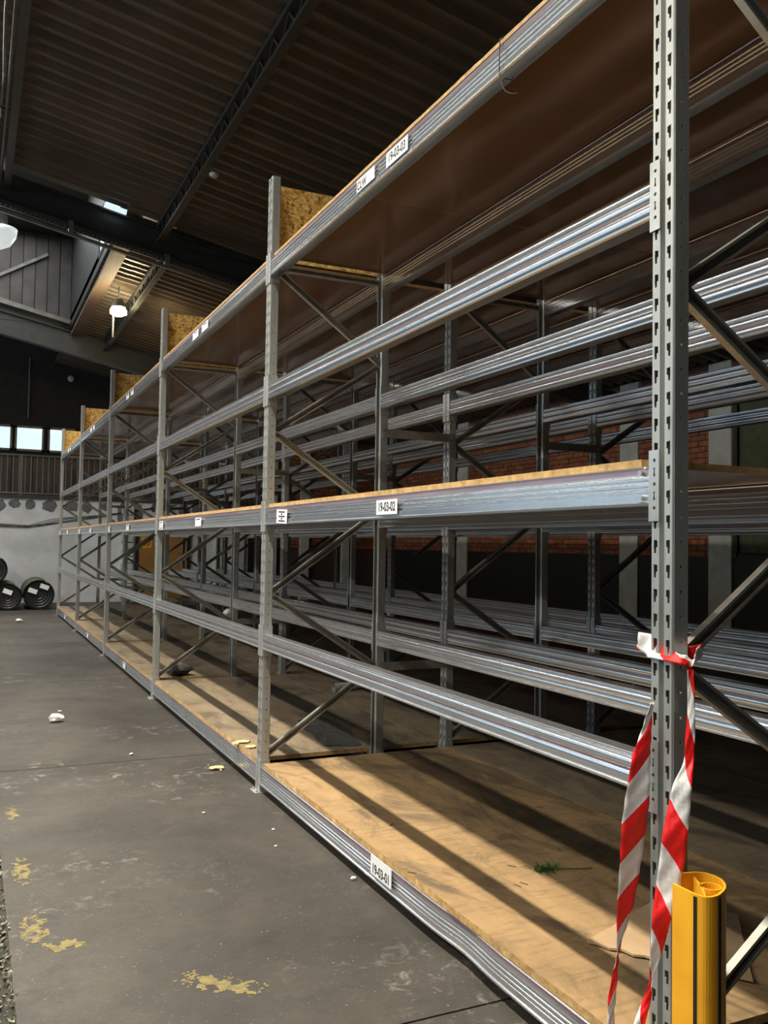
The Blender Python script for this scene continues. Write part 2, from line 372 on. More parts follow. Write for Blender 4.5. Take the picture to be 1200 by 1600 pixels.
# roof
ce = obj('ceiling', None, kind='structure')
mb = MB()
for (xa, xb) in ((-9, -2.713), (-2.713, .16), (.16, 7.4)):
    for (ya, yb) in (((-5, G1+.1), (G1+.1, YC)) if xa == -2.713 else ((-5, YC),)):
        if xa == -2.713 and ya > 9: continue
        mb.add([(xa, ya, zr(xa)+.1), (xb, ya, zr(xb)+.1), (xb, yb, zr(xb)+.1), (xa, yb, zr(xa)+.1), (xa, ya, zr(xa)+.2), (xb, ya, zr(xb)+.2), (xb, yb, zr(xb)+.2), (xa, yb, zr(xa)+.2)],
           [(0,3,2,1),(4,5,6,7),(0,1,5,4),(1,2,6,5),(2,3,7,6),(3,0,4,7)])
obj('roof_deck', mb.mesh('roof_deck', M_darkwall), ce)
def sheet(L):
    mb = MB(); prof = []
    for k in range(5):
        y = k*.2; prof += [(y, 0), (y+.055, 0), (y+.085, .048), (y+.17, .048), (y+.2, 0)]
    prof.append((1.03, 0))
    vs = [(x, y, z) for x in (0, L) for y, z in prof]; n = len(prof)
    mb.add(vs, [(i, n+i, n+i+1, i+1) for i in range(n-1)]); return mb.mesh('roof_sheet', M_roof)
SL = 3.262
sm = sheet(SL*math.sqrt(1+.04)); ang = math.atan(.2)
x0s = [-2.713, .549, 3.811]
for x0 in x0s:
    for j in range(25):
        y = -5+j*1.0-.03
        if x0 < 0 and y > G1-.6: continue
        obj('roof_sheet', sm, ce, (x0, y, zr(x0)+.004*(j % 2)), (0, ang, 0))
half = sheet(.389*math.sqrt(1.04))
for j in range(15, 25):
    obj('roof_sheet', half, ce, (0.16, -5+j-.03, zr(.16)), (0, ang, 0))
for x0, L2 in ((-5.975, 3.262), (-9.2, 3.225)):
    for j in range(25):
        y = -5+j-.03
        if x0 > -6 and y > G1-.6: continue
        obj('roof_sheet', sm, ce, (x0, y, zr(x0)), (0, -ang, 0))
# lattice joists
def joist(x, ya, yb, label):
    zt = zr(x)-.012; zb_ = zr(x)-.235; t = obj('lattice_joist', None, loc=(x, ya, 0), label=label, cat='roof joist')
    L = yb-ya
    obj('top_chord', MB().box((-.035, 0, zt-.04), (.035, L, zt)).mesh('chord', M_steel), t)
    obj('bottom_chord', MB().box((-.035, 0, zb_), (.035, L, zb_+.03)).mesh('chord', M_steel), t)
    n = int(L/.17)
    zm = MB()
    for i in range(n):
        a = i*.17; z1, z2 = (zb_+.015, zt-.03) if i % 2 else (zt-.03, zb_+.015)
        zm.bar((0, a, z1), (0, a+.17, z2), .02, .02, (1, 0, 0))
    obj('lattice_web', zm.mesh('web', M_steel), t)
    return t
joist(-1.083, -4.9, G1-.1, 'dark lattice roof joist with two cable conduits, upper left of the photo')
joist(.546, -4.9, G1-.1, 'dark lattice roof joist left of the racks, with small round detector under it')
for x in (2.178, 3.81, 5.44): joist(x, -4.9, G1-.1, 'dark lattice roof joist above the %s' % ({2.178: 'middle rack', 3.81: 'gap behind the rear rack', 5.44: 'brick wall side'}[x]))
joist(.75, G1+.12, G2-.1, 'short lattice joist beyond the girder, behind the glowing lamp')
joist(2.3, G1+.12, G2-.1, 'short lattice joist beyond the girder, right of the glowing lamp')
def girder(y, depth, name, label):
    mb = MB(); t = obj(name, None, loc=(0, y, 0), label=label, cat='girder')
    def seg(xa, xb, d0, d1, wd):
        za, zb_ = zr(xa), zr(xb)
        return [(xa, -wd, za-d0), (xb, -wd, zb_-d0), (xb, wd, zb_-d0), (xa, wd, za-d0), (xa, -wd, za-d1), (xb, -wd, zb_-d1), (xb, wd, zb_-d1), (xa, wd, za-d1)]
    F = [(0,1,2,3),(4,7,6,5),(0,4,5,1),(1,5,6,2),(2,6,7,3),(3,7,4,0)]
    for nm, d0, d1, wd in (('web', .06, depth-.02, .012), ('top_flange', .045, .065, .08), ('bottom_flange', depth-.02, depth, .08)):
        mb = MB()
        for xa, xb in ((-9, -2.713), (-2.713, 7.2)): mb.add(seg(xa, xb, d0, d1, wd), F)
        obj(nm, mb.mesh(nm, M_steel), t)
    return t
g1 = girder(G1, .38, 'roof_girder', 'dark steel roof girder crossing the hall, carrying a cable tray and conduit')
girder(G2, .45, 'roof_girder', 'farther dark steel roof girder near the far wall, under the sheeted panel')
# cable tray and conduit under the first girder
mb = MB()
for xa in [(-2.6+i*.05) for i in range(110)]: mb.box((xa, -.16, zr(xa)-.43), (xa+.02, -.10, zr(xa)-.40))
for y in (-.165, -.1): mb.bar((-2.6, y, zr(-2.6)-.41), (2.9, y, zr(2.9)-.41), .008, .045, (0, 1, 0))
tr = obj('cable_tray', mb.mesh('cable_tray', M_steel), None, (0, G1, 0), label='slotted cable tray hung below the nearer girder', cat='cable tray')
cu = MB(); cu.bar((-2.6, -.14, zr(-2.6)-.50), (2.9, -.14, zr(2.9)-.50), .05, .03, (0, 1, 0))
o = obj('cable_duct', cu.mesh('duct', M_steel2), tr, label='pale straight cable duct')
for xa in (-.45, .6, 1.7):
    obj('bracket', MB().box((xa, -.17, zr(xa)-.49), (xa+.05, -.07, zr(xa)-.36)).mesh('bracket', M_steel2), o)
# conduits on the left joist
for k, dx in enumerate((-.065, -.095)):
    mb = MB(); mb.tube([(dx+(.012*math.sin(i*1.3)-.02 if k else 0)-1.083, -4.8+i*.5, zr(-1.083)-.22+.03*math.sin(i*.7+k)) for i in range(31)], .012, 6)
    obj('conduit', mb.mesh('conduit', M_wire), None, label=('straight thin cable along the left roof joist' if k == 0 else 'wavy loose cable along the left roof joist, outer one'), cat='cable')
jb = obj('junction_box', MB().box((-.05, -.02, -.075), (.05, .02, -.0)).mesh('jb', M_paper), None, (-1.245, 8.3, 4.98), label='small white junction box on the left roof joist', cat='junction box')
obj('bracket', MB().box((-.055, -.0, .0), (.12, .03, .015)).mesh('jb2', M_steel), jb)
de = obj('detector', MB().tube([(0, 0, -.03), (0, 0, -.012), (0, 0, 0)], [.03, .045, .045], 16).mesh('det', M_pier), None, (.60, 7.9, 4.60), label='small round ceiling detector hanging under the second joist', cat='detector')
obj('bracket', MB().tube([(0, 0, 0), (-.04, 0, .05)], .006, 6).mesh('b', M_wire), de)
# monitor (raised roof lantern) beyond the first girder
mo = obj('wall_monitor', MB().box((-5.4, G2-.02, 5.0), (.20, G2+.12, 6.6)).mesh('monitor_end', M_steel), kind='structure')
for i in range(27):
    x = -5.24+i*.2
    obj('sheeting_panel', MB().box((x+.008, G2-.06-.012*(i % 2), zr(max(x, -2.7))+.07), (x+.192, G2-.02, 6.55)).mesh('sheeting_panel', M_shutter), mo)
obj('diagonal_bar', MB().bar((-2.2, G2-.1, 5.0), (-.25, G2-.1, 6.2), .05, .05).bar((-2.2, G2-.1, 5.62), (-.1, G2-.1, 5.12), .04, .04).mesh('bars', M_steel2), mo)
ms = obj('wall_monitor_side', MB().box((.16, G1+.1, 4.97), (.22, G2, 5.1)).box((.16, G1+.1, 5.75), (.22, G2, 6.6)).box((.16, 12.6, 5.1), (.22, G2, 5.75)).box((-5.46, G1+.1, 4.9), (-5.4, G2, 6.6)).box((-5.4, G1+.04, 5.4), (.16, G1+.12, 6.6)).mesh('monitor_side', M_steel), kind='structure')
obj('monitor_pane', MB().box((.18, G1+.15, 5.1), (.20, 12.6, 5.75)).mesh('pane', M_pane), ms)
obj('ceiling_monitor', MB().box((-5.5, G1, 6.6), (.25, G2+.2, 6.7)).mesh('mr', M_steel), kind='structure')
obj('trim_2', MB().box((.17, G1+.12, 4.84), (.36, G2, 4.88)).mesh('trim', M_wood), kind='structure')
obj('trim_3', MB().bar((-2.6, G2-.12, 5.10-RS*2.6), (.15, G2-.12, 5.08+RS*.15), .1, .07).mesh('trim', M_steel2), kind='structure')
wp = obj('window_4', MB().box((-.09, 0, 0), (.16, .01, .06)).mesh('pane', M_pane), None, (0, G1-.15, 4.93), kind='structure')
wp.rotation_euler = (0, ang, 0)
# dark wall parts, pipe, dot at far
obj('drop_pipe', MB().tube([(0, 0, 0), (0, 0, 1.25)], .018, 8).mesh('pipe', M_steel2), None, (xs(-.43), YC-.06, 3.75), label='thin vertical pipe on the dark wall above the far windows', cat='pipe')
obj('wall_light', MB().tube([(0, 0, 0), (0, -.06, -.01), (0, -.1, -.03)], [.07, .06, .03], 12).mesh('wl', M_paper), None, (xs(.296), YC, zs(4.255)), label='small white round fitting on the dark wall above the far windows', cat='light fitting')
# high-bay lamp (lit)
lm = obj('high_bay_lamp', None, loc=(.501, 13.0, 4.515), label='glowing warm hanging hall lamp beyond the nearer girder', cat='lamp')
obj('bulb', MB().tube([(0, 0, -.06), (0, 0, -.03), (0, 0, .02), (0, 0, .07)], [.06, .115, .115, .06], 16).mesh('bulb', M_lamp, True), lm)
obj('reflector', MB().tube([(0, 0, .06), (0, 0, .12), (0, 0, .18)], [.10, .08, .05], 20, cap=False).mesh('refl', M_steel2, True), lm)
obj('suspension_rod', MB().tube([(0, 0, .15), (0, 0, .36)], .012, 6).mesh('rod', M_steel2), lm)
obj('pull_rod', MB().tube([(-.07, 0, -.38), (-.07, 0, .02)], .012, 6).mesh('rod', M_wire), lm)
pl = bpy.data.lights.new('lamp_light', 'POINT'); pl.energy = 22; pl.color = (1, .80, .48); pl.shadow_soft_size = .08
po = bpy.data.objects.new('lamp_light', pl); po.location = (.501, 12.9, 4.38); col.objects.link(po)
# floodlight at the left edge
fl2 = obj('flood_lamp', None, loc=(-1.13, 10.75, 4.60), label='white bowl lamp cut by the left edge, beyond the girder', cat='lamp')
obj('bowl', MB().tube([(0, 0, -.11), (0, 0, -.06), (0, 0, .04), (0, 0, .12)], [.03, .12, .18, .19], 20).mesh('bowl', simple('lit_bowl', (.8, .85, .85), rough=.3, emit=(.9, 1, 1), estr=.55), True), fl2)
obj('housing', MB().box((-.08, -.08, .12), (.08, .08, .3)).mesh('housing', M_steel), fl2)
# ------------------------------------------------------------------ rack kit
PITCH = .052
def rnd_poly(cx, cy, r, n=8, ph=.39): return [(cx+r*math.cos(ph+i*2*math.pi/n), cy+r*math.sin(ph+i*2*math.pi/n)) for i in range(n)]
def punched(mb, a0, a1, z0, z1, holes, f, mi=0):
    """flat panel a0..a1 x z0..z1 with polygonal holes, mapped to 3D by f(a, z)"""
    polys = [[(a0, z0), (a1, z0), (a1, z1), (a0, z1)]]+holes
    flat = [p for q in polys for p in q]
    tris = tessellate_polygon([[Vector((p[0], p[1], 0)) for p in q] for q in polys])
    mb.add([f(*p) for p in flat], [tuple(t) for t in tris], mi)
def slot(cx, z, s):      # stepped keyhole slot
    return [(cx-.0055*s, z+.013), (cx+.0055*s, z+.0145), (cx+.0055*s, z-.001), (cx+.0045*s, z-.014), (cx-.0010*s, z-.014), (cx-.0016*s, z-.002), (cx-.0055*s, z-.001)]
def post_mesh(cells):
    mb = MB(); H = cells*PITCH
    for c in range(cells):
        z0, z1 = c*PITCH, (c+1)*PITCH; zm = (z0+z1)/2
        for s in (1, -1):
            punched(mb, .0075, .0300, z0, z1, [slot(.0185, zm, 1)], lambda a, z, s=s: (0, a*s, z))
            punched(mb, .003, .040, z0, z1, [rnd_poly(.022, zm+.01, .0035)], lambda a, z, s=s: (a, .0315*s, z))
    for s in (1, -1):
        for (p, q) in (((.0, .0300), (.003, .0315)), ((.0, .0075), (.013, .0055)), ((.040, .0315), (.043, .026)), ((.043, .026), (.043, .018))):
            mb.add([(p[0], p[1]*s, 0), (q[0], q[1]*s, 0), (q[0], q[1]*s, H), (p[0], p[1]*s, H)], [(0,1,2,3)])
    mb.add([(.013, -.0055, 0), (.013, .0055, 0), (.013, .0055, H), (.013, -.0055, H)], [(0,1,2,3)])
    me = mb.mesh('post', M_post)
    bm = bmesh.new(); bm.from_mesh(me); bmesh.ops.remove_doubles(bm, verts=bm.verts, dist=.0002); bmesh.ops.recalc_face_normals(bm, faces=bm.faces); bm.to_mesh(me); bm.free()
    return bake(me, [('SOLIDIFY', dict(thickness=.0022, offset=0))])
POST_T, POST_S = post_mesh(59), post_mesh(51)
def conn_mesh(sgn):
    mb = MB(); z0, z1 = -.032, .120; hs = []
    for k in range(3):
        zc = z1-.022-k*.051
        hs.append(rnd_poly(.018, zc, .0042)); hs.append([(.0155, zc-.016), (.0205, zc-.016), (.0195, zc-.023), (.0215, zc-.034), (.0150, zc-.034), (.0170, zc-.023)])
    hs = [h for h in hs if min(p[1] for p in h) > z0+.002]
    punched(mb, .004, .0345, z0, z1, hs, lambda a, z: (-.0045, a*sgn, z))
    mb.add([(-.0045, .0345*sgn, z0), (.045, .0345*sgn, z0), (.045, .0345*sgn, z1), (-.0045, .0345*sgn, z1)], [(0,1,2,3)])
    me = mb.mesh('connector', M_conn); bm = bmesh.new(); bm.from_mesh(me); bmesh.ops.remove_doubles(bm, verts=bm.verts, dist=.0002); bmesh.ops.recalc_face_normals(bm, faces=bm.faces); bm.to_mesh(me); bm.free()
    return bake(me, [('SOLIDIFY', dict(thickness=.003, offset=0))])
CONN = {1: conn_mesh(1), -1: conn_mesh(-1)}
FOOT = MB().box((-.03, -.045, 0), (.07, .045, .003)).tube([(-.018, .03, .003), (-.018, .03, .012)], .007, 6).tube([(-.018, -.03, .003), (-.018, -.03, .012)], .007, 6).mesh('foot', M_conn)
YL = [1.4408+2.8*k for k in range(6)]
BL = 2.8
HA, HB = .078, .088
profA = [(.002, 0, 0), (-.003, .002, 0), (-.0035, .007, 0), (.001, .010, 0), (-.0006, .014, 0), (-.0018, .018, 0), (-.0024, .022, 0), (-.0024, .026, 0), (-.0016, .030, 0), (.0, .034, 0), (.004, .0375, 1), (.004, .0395, 0), (.0, .043, 0), (-.0016, .047, 0), (-.0024, .051, 0), (-.0024, .055, 0), (-.0014, .059, 0), (.001, .063, 0), (.003, .0655, 0), (-.001, .068, 0), (.002, .0705, 0), (-.001, .073, 0), (-.001, .076, 0), (.002, .078, 0)]
profB = [(.002, 0, 0), (-.004, .002, 0), (-.0045, .008, 0), (.0, .011, 0), (.0, .027, 0), (.005, .030, 0), (.005, .033, 0), (-.001, .037, 0), (-.001, .040, 0), (.005, .044, 0), (.005, .047, 0), (-.001, .051, 0), (-.001, .054, 0), (.005, .058, 0), (.005, .061, 0), (-.001, .065, 0), (.0, .070, 1), (.0, .083, 0), (-.002, .086, 0), (.002, .088, 0)]
def beam_mesh(prof, H, L, dent=None, mid=1):
    D = .044; ring = [(x, z, m) for x, z, m in prof]+[(D-x, z, 0) for x, z, m in prof[::-1]]+[(D-.005, 0, 0), (D-.005, .026, 0), (.005, .026, 0), (.005, 0, 0)]
    n = len(ring); segs = 60 if dent else 8; mb = MB(); vs = []
    for i in range(segs+1):
        y = L*i/segs; dx = 0
        if dent: dx = dent[1]*math.exp(-((y-dent[0])/dent[2])**2)
        for x, z, m in ring: vs.append((x+dx*(1 if x < .02 else .5), y, z))
    mb.v = vs
    for i in range(segs):
        for j in range(n):
            k = (j+1) % n; a = ring[j][2]
            mb.f.append((i*n+j, i*n+k, (i+1)*n+k, (i+1)*n+j)); mb.m.append(1 if a else 0)
    mb.f += [tuple(range(n)), tuple(segs*n+j for j in range(n))[::-1]]; mb.m += [0, 0]
    me = mb.mesh('beam', [M_beam, M_maroon if mid == 2 else M_redline])
    bm = bmesh.new(); bm.from_mesh(me); bmesh.ops.recalc_face_normals(bm, faces=bm.faces); bm.to_mesh(me); bm.free()
    me.shade_smooth(); me.set_sharp_from_angle(angle=math.radians(24))
    return me
L0 = BL-.072
profP = [(a, b, 0) for a, b, c in profA]
BA, BP, BB = beam_mesh(profA, HA, L0), beam_mesh(profP, HA, L0), beam_mesh(profB, HB, L0, None, 2)
BB_dent = beam_mesh(profB, HB, L0, (.78, .010, .12), 2)
# C-section brace meshes by length
def brace_mesh(p, q):
    p = Vector((p[0], 0, p[1])); q = Vector((q[0], 0, q[1])); d = (q-p).normalized(); nrm = Vector((-d.z, 0, d.x)); mb = MB()
    W, Dp, T = .032, .020, .002
    if nrm.z < 0: nrm = -nrm
    def slab(a0, a1, y0, y1):
        vs = [o+nrm*a+Vector((0, y, 0)) for o in (p, q) for a, y in ((a0, y0), (a1, y0), (a1, y1), (a0, y1))]
        mb.add(vs, [(0,3,2,1),(4,5,6,7),(0,1,5,4),(1,2,6,5),(2,3,7,6),(3,0,4,7)])
    slab(-W/2, W/2, Dp/2-T, Dp/2)
    slab(W/2-T, W/2, -Dp/2, Dp/2-T); slab(-W/2, -W/2+T, -Dp/2, Dp/2-T)
    slab(W/2-.007, W/2-T, -Dp/2, -Dp/2+T); slab(-W/2+T, -W/2+.007, -Dp/2, -Dp/2+T)
    for e in (p+d*.012, q-d*.012): mb.tube([e+Vector((0, -.014, 0)), e+Vector((0, .014, 0))], .006, 6)
    me = mb.mesh('brace', M_brace); return me
W_R = .659
ax, bx_ = .034, W_R-.034
nodes = [(ax, 2.60), (bx_, 2.17), (ax, 1.775), (bx_, 1.39), (ax, .965), (bx_, .58), (ax, .17)]
BRACES = [brace_mesh((ax, 2.615), (bx_, 2.615))]+[brace_mesh(a, b) for a, b in zip(nodes, nodes[1:])]
RX = [0.0, 1.0325, 2.0275]
ord_ = ['first', 'second', 'third', 'fourth', 'fifth', 'sixth']
rackn = ['aisle rack', 'middle rack', 'rear rack']
for r, rx in enumerate(RX):
    for k, y in enumerate(YL):
        lb = ('galvanised upright frame of the %s, %s' % (rackn[r], ['nearest end frame with red-white tape', 'second frame from the near end', 'third frame from the near end', 'fourth frame from the near end', 'fifth frame from the near end', 'last frame at the far end'][k]))
        if r > 0 and k == 0: lb = 'galvanised upright frame of the %s, nearest end frame at the right' % rackn[r]
        t = obj('upright_frame', None, loc=(rx, y, 0), label=lb, cat='rack frame', group='upright frames of the pallet racks', kind='thing')
        obj('post', POST_T if r == 0 else POST_S, t)
        obj('post', POST_S, t, (W_R, 0, 0), (0, 0, math.pi))
        obj('foot_plate', FOOT, t, (0, 0, 0)); obj('foot_plate', FOOT, t, (W_R, 0, 0), (0, 0, math.pi))
        for i, b in enumerate(BRACES): obj('brace', b, t, (0, -.012 if i % 2 else .012, 0))
# spacers between back-to-back racks
for i, (xa, xb) in enumerate(((.659, 1.0325), (1.6915, 2.0275))):
    for k, y in enumerate(YL):
        for z, nm in ((1.81, 'upper'), (.585, 'lower')):
            sp_ = MB().box((-.03, -.003, -.022), (xb-xa+.03, .003, .022)).box((-.03, .003, -.022), (xb-xa+.03, .02, -.018)).tube([(-.015, -.01, 0), (-.015, .006, 0)], .006, 6).tube([(xb-xa+.015, -.01, 0), (xb-xa+.015, .006, 0)], .006, 6)
            obj('row_spacer', sp_.mesh('spacer', M_brace), None, (xa, y-.037, z),
                label='%s flat steel spacer tying the %s to the %s at the %s frame' % (nm, rackn[i], rackn[i+1], ord_[k]), cat='rack spacer', group='spacers between the rack rows')
# beams
levels = [('floor-level ribbed', .036, 'B'), ('low box-section', .694, 'A'), ('mid-level ribbed', 1.308, 'B'), ('upper box-section', 1.936, 'A'), ('top ribbed', 2.556, 'B')]
beams = {}
for r, rx in enumerate(RX):
    for side, dx in (('front', 0.0), ('back', W_R-.044)):
        for k in range(5):
            for li, (ln, z, ty) in enumerate(levels):
                me = (BA if (r, side) in ((0, 'front'), (1, 'front')) and k in (0, 1, 3) else BP) if ty == 'A' else BB
                if (r, side, k, li) == (0, 'front', 0, 0): me = BB_dent
                bay = ['nearest bay', 'second bay', 'third bay', 'fourth bay', 'farthest bay'][k]
                t = obj('rack_beam', None, loc=(rx+dx, YL[k], z), label='%s %s beam of the %s, %s' % (side, ln, rackn[r], bay), cat='rack beam', group='beams of the pallet racks', kind='thing')
                obj('beam_profile', me, t, (0, .036, 0))
                if side == 'front':
                    obj('connector', CONN[1], t); obj('connector', CONN[-1], t, (0, BL, 0))
                else:
                    obj('connector', CONN[-1], t, (.044, 0, 0), (0, 0, math.pi)); obj('connector', CONN[1], t, (.044, BL, 0), (0, 0, math.pi))
                beams[(r, side, k, li)] = t
rv = MB().tube([(-.009, 0, 0), (.002, 0, 0)], .006, 10).mesh('rivet', M_conn)
for li in (2,):
    for z in (.020, .074): obj('rivet', rv, beams[(0, 'front', 0, li)], (0, .06, z))
# paper labels on the beams
def text_mesh(s, size, sx=.86):
    c = bpy.data.curves.new('t', 'FONT'); c.body = s; c.size = size; c.extrude = .0002; c.offset = .0006; c.align_x = 'CENTER'; c.align_y = 'CENTER'
    o = bpy.data.objects.new('t', c); col.objects.link(o); dg = bpy.context.evaluated_depsgraph_get(); dg.update()
    me = bpy.data.meshes.new_from_object(o.evaluated_get(dg)); bpy.data.objects.remove(o)
    me.transform(Matrix(((0, 0, -1, 0), (-1, 0, 0, 0), (0, 1, 0, 0), (0, 0, 0, 1))) @ Matrix.Diagonal((sx, 1, 1, 1)))
    me.materials.clear(); me.materials.append(M_ink); return me
def sticker(beam, ya, yb, za, zb_, text=None, rows=0, lab=None, size=.034, tilt=0, off=(0, 0)):
    yk, zk = beam.location.y, beam.location.z; yc, zc = (ya+yb)/2-yk, (za+zb_)/2-zk; hw, hh = abs(yb-ya)/2, (zb_-za)/2
    o = obj('paper_label', MB().box((-.0012, -hw, -hh), (0, hw, hh)).mesh('label', M_paper), beam, (-.0058, yc, zc), (tilt, 0, 0), label=lab)
    if text: obj('lettering', text_mesh(text, size), o, (-.0018, off[0], off[1]))
    if rows:
        mb = MB()
        for i in range(rows):
            z = hh*.65-i*(hh*1.3/max(1, rows-1)); wd = hw*(.6 if i % 2 == 0 else .15); mb.box((-.0020, -wd, z-.003), (-.0012, wd, z+.003))
        obj('printed_lines', mb.mesh('lines', M_ink), o)
B = beams
sticker(B[(0,'front',0,0)], 2.712, 2.880, .060, .128, '19-03-01', 0, 'white label reading 19-03-01', .046, 0, (0, -.011))
sticker(B[(0,'front',0,2)], 2.710, 2.880, 1.325, 1.377, '19-03-02', 0, 'white label reading 19-03-02', .045)
sticker(B[(0,'front',0,2)], 3.870, 4.020, 1.313, 1.378, None, 5, 'small white notice with dark printed lines', tilt=.04)
sticker(B[(0,'front',0,4)], 2.670, 2.842, 2.574, 2.627, '19-03-03', 0, 'white label reading 19-03-03', .045)
sticker(B[(0,'front',0,4)], 2.945, 3.109, 2.579, 2.626, 'CLW', 0, 'white label reading CLW', .044, 0, (.035, -.004))
for k in range(1, 5):
    yy = YL[k]
    sticker(B[(0,'front',k,4)], yy+1.24, yy+1.40, 2.575, 2.625, None, 1)
    sticker(B[(0,'front',k,4)], yy+1.50, yy+1.66, 2.575, 2.625, None, 1)
    sticker(B[(0,'front',k,2)], yy+1.30, yy+1.46, 1.322, 1.377, None, 1)
    sticker(B[(0,'front',k,2)], yy+2.52, yy+2.66, 1.313, 1.378, None, 3)
    if k > 1: sticker(B[(0,'front',k,0)], yy+1.30, yy+1.44, .055, .11, None, 1)
# wire tied round the near top beam
mb = MB(); pts = [(-.008, 2.086, 2.548), (-.009, 2.087, 2.58), (-.008, 2.088, 2.62), (-.006, 2.088, 2.655), (.004, 2.09, 2.666), (.03, 2.09, 2.667), (.05, 2.09, 2.64), (.05, 2.09, 2.58), (.035, 2.092, 2.548), (.01, 2.086, 2.545), (-.004, 2.082, 2.53), (-.004, 2.075, 2.51), (.0, 2.065, 2.494), (.008, 2.052, 2.484), (.018, 2.036, 2.480)]
mb.tube(pts, .0018, 6); obj('tie_wire', mb.mesh('wire', M_rubber), None, label='thin black wire tied round the near top beam', cat='wire')
# ------------------------------------------------------------------ boards
def board(x0, x1, y0, y1, zt, th, name_lab, rough=.002, top=None, ragged=0):
    nx, ny = 3, max(6, int((y1-y0)/.04)); mb = MB(); vs = []
    offs = [random.uniform(0, rough)+(ragged*random.random() if random.random() < .25 else 0) for _ in range(ny+1)]
    for zz in (zt-th, zt):
        for i in range(nx+1):
            for j in range(ny+1):
                x = x0+(x1-x0)*i/nx+(offs[j] if i == 0 else 0)*(1 if zz == zt else .5); y = y0+(y1-y0)*j/ny
                vs.append((x, y, zz))
    n1 = (nx+1)*(ny+1); I = lambda l, i, j: l*n1+i*(ny+1)+j
    fs = []; ms = []
    for i in range(nx):
        for j in range(ny):
            fs.append((I(1,i,j), I(1,i+1,j), I(1,i+1,j+1), I(1,i,j+1))); ms.append(0)
            fs.append((I(0,i,j), I(0,i,j+1), I(0,i+1,j+1), I(0,i+1,j))); ms.append(2)
    for j in range(ny):
        fs.append((I(0,0,j), I(1,0,j), I(1,0,j+1), I(0,0,j+1))); ms.append(1)
        fs.append((I(0,nx,j), I(0,nx,j+1), I(1,nx,j+1), I(1,nx,j))); ms.append(1)
    for i in range(nx):
        fs.append((I(0,i,0), I(0,i+1,0), I(1,i+1,0), I(1,i,0))); ms.append(1)
        fs.append((I(0,i,ny), I(1,i,ny), I(1,i+1,ny), I(0,i+1,ny))); ms.append(1)
    mb.v, mb.f, mb.m = vs, fs, ms
    xc, yc = (x0+x1)/2, (y0+y1)/2
    mb.v = [(a-xc, b-yc, c-zt) for a, b, c in mb.v]
    return obj('shelf_board', mb.mesh('shelf_board', [top or M_deck, M_edge, M_film]), None, (xc, yc, zt), label=name_lab, cat='shelf board', group='boards laid on the racks')
bayn = ['nearest bay', 'second bay', 'third bay', 'fourth bay', 'farthest bay']
for k in range(5):
    y0, y1 = YL[k]+.07, YL[k+1]-.065
    # floor level
    board(.003, 1.025, y0, y1, .146, .021, 'worn ochre floor-level board of the aisle rack, %s' % bayn[k], .003, M_deck if k < 1 else M_deck_dim, .008)
    board(1.0252, 2.015, y0, y1, .146, .021, 'floor-level board of the middle rack, %s' % bayn[k], .003, M_deck_dim)
    board(2.0152, 2.69, y0, y1, .146, .021, 'floor-level board of the rear rack, %s' % bayn[k], .003, M_deck_dim)
    # mid level
    board(.004, .655, y0+(.0 if k else .0), y1, 1.413, .016, 'mid-level brown-faced board of the aisle rack, %s' % bayn[k], .004, None, .004)
    board(1.038, 1.688, y0, y1, 1.413, .016, 'mid-level board of the middle rack, %s' % bayn[k])
    board(2.033, 2.683, y0, y1, 1.413, .016, 'mid-level board of the rear rack, %s' % bayn[k])
    # top level, two boards a bay
    ym = YL[k]+1.83
    for a, b, pn in ((y0, ym-.001, 'near half'), (ym+.001, y1, 'far half')):
        board(.004, 1.025, a, b, 2.662, .016, 'glossy brown top board of the aisle rack, %s, %s' % (bayn[k], pn))
        board(1.036, 2.02, a, b, 2.662, .016, 'glossy brown top board of the middle rack, %s, %s' % (bayn[k], pn))
        board(2.031, 2.69, a, b, 2.662, .016, 'glossy brown top board of the rear rack, %s, %s' % (bayn[k], pn))
# OSB end panels above the top deck
for k in range(1, 6):
    x1 = .655
    o = obj('strand_board_panel', MB().box((.004, -.006, 0), (x1, .006, .385)).mesh('osb', M_osb), None, (.012, YL[k]+.041, 2.664), label='upright strand-board end panel on top of the aisle rack, %s' % ['', 'nearest and largest', 'second from the near end', 'third from the near end', 'fourth from the near end', 'farthest and smallest, bright yellow'][k], cat='board panel', group='end panels above the top shelf')
    
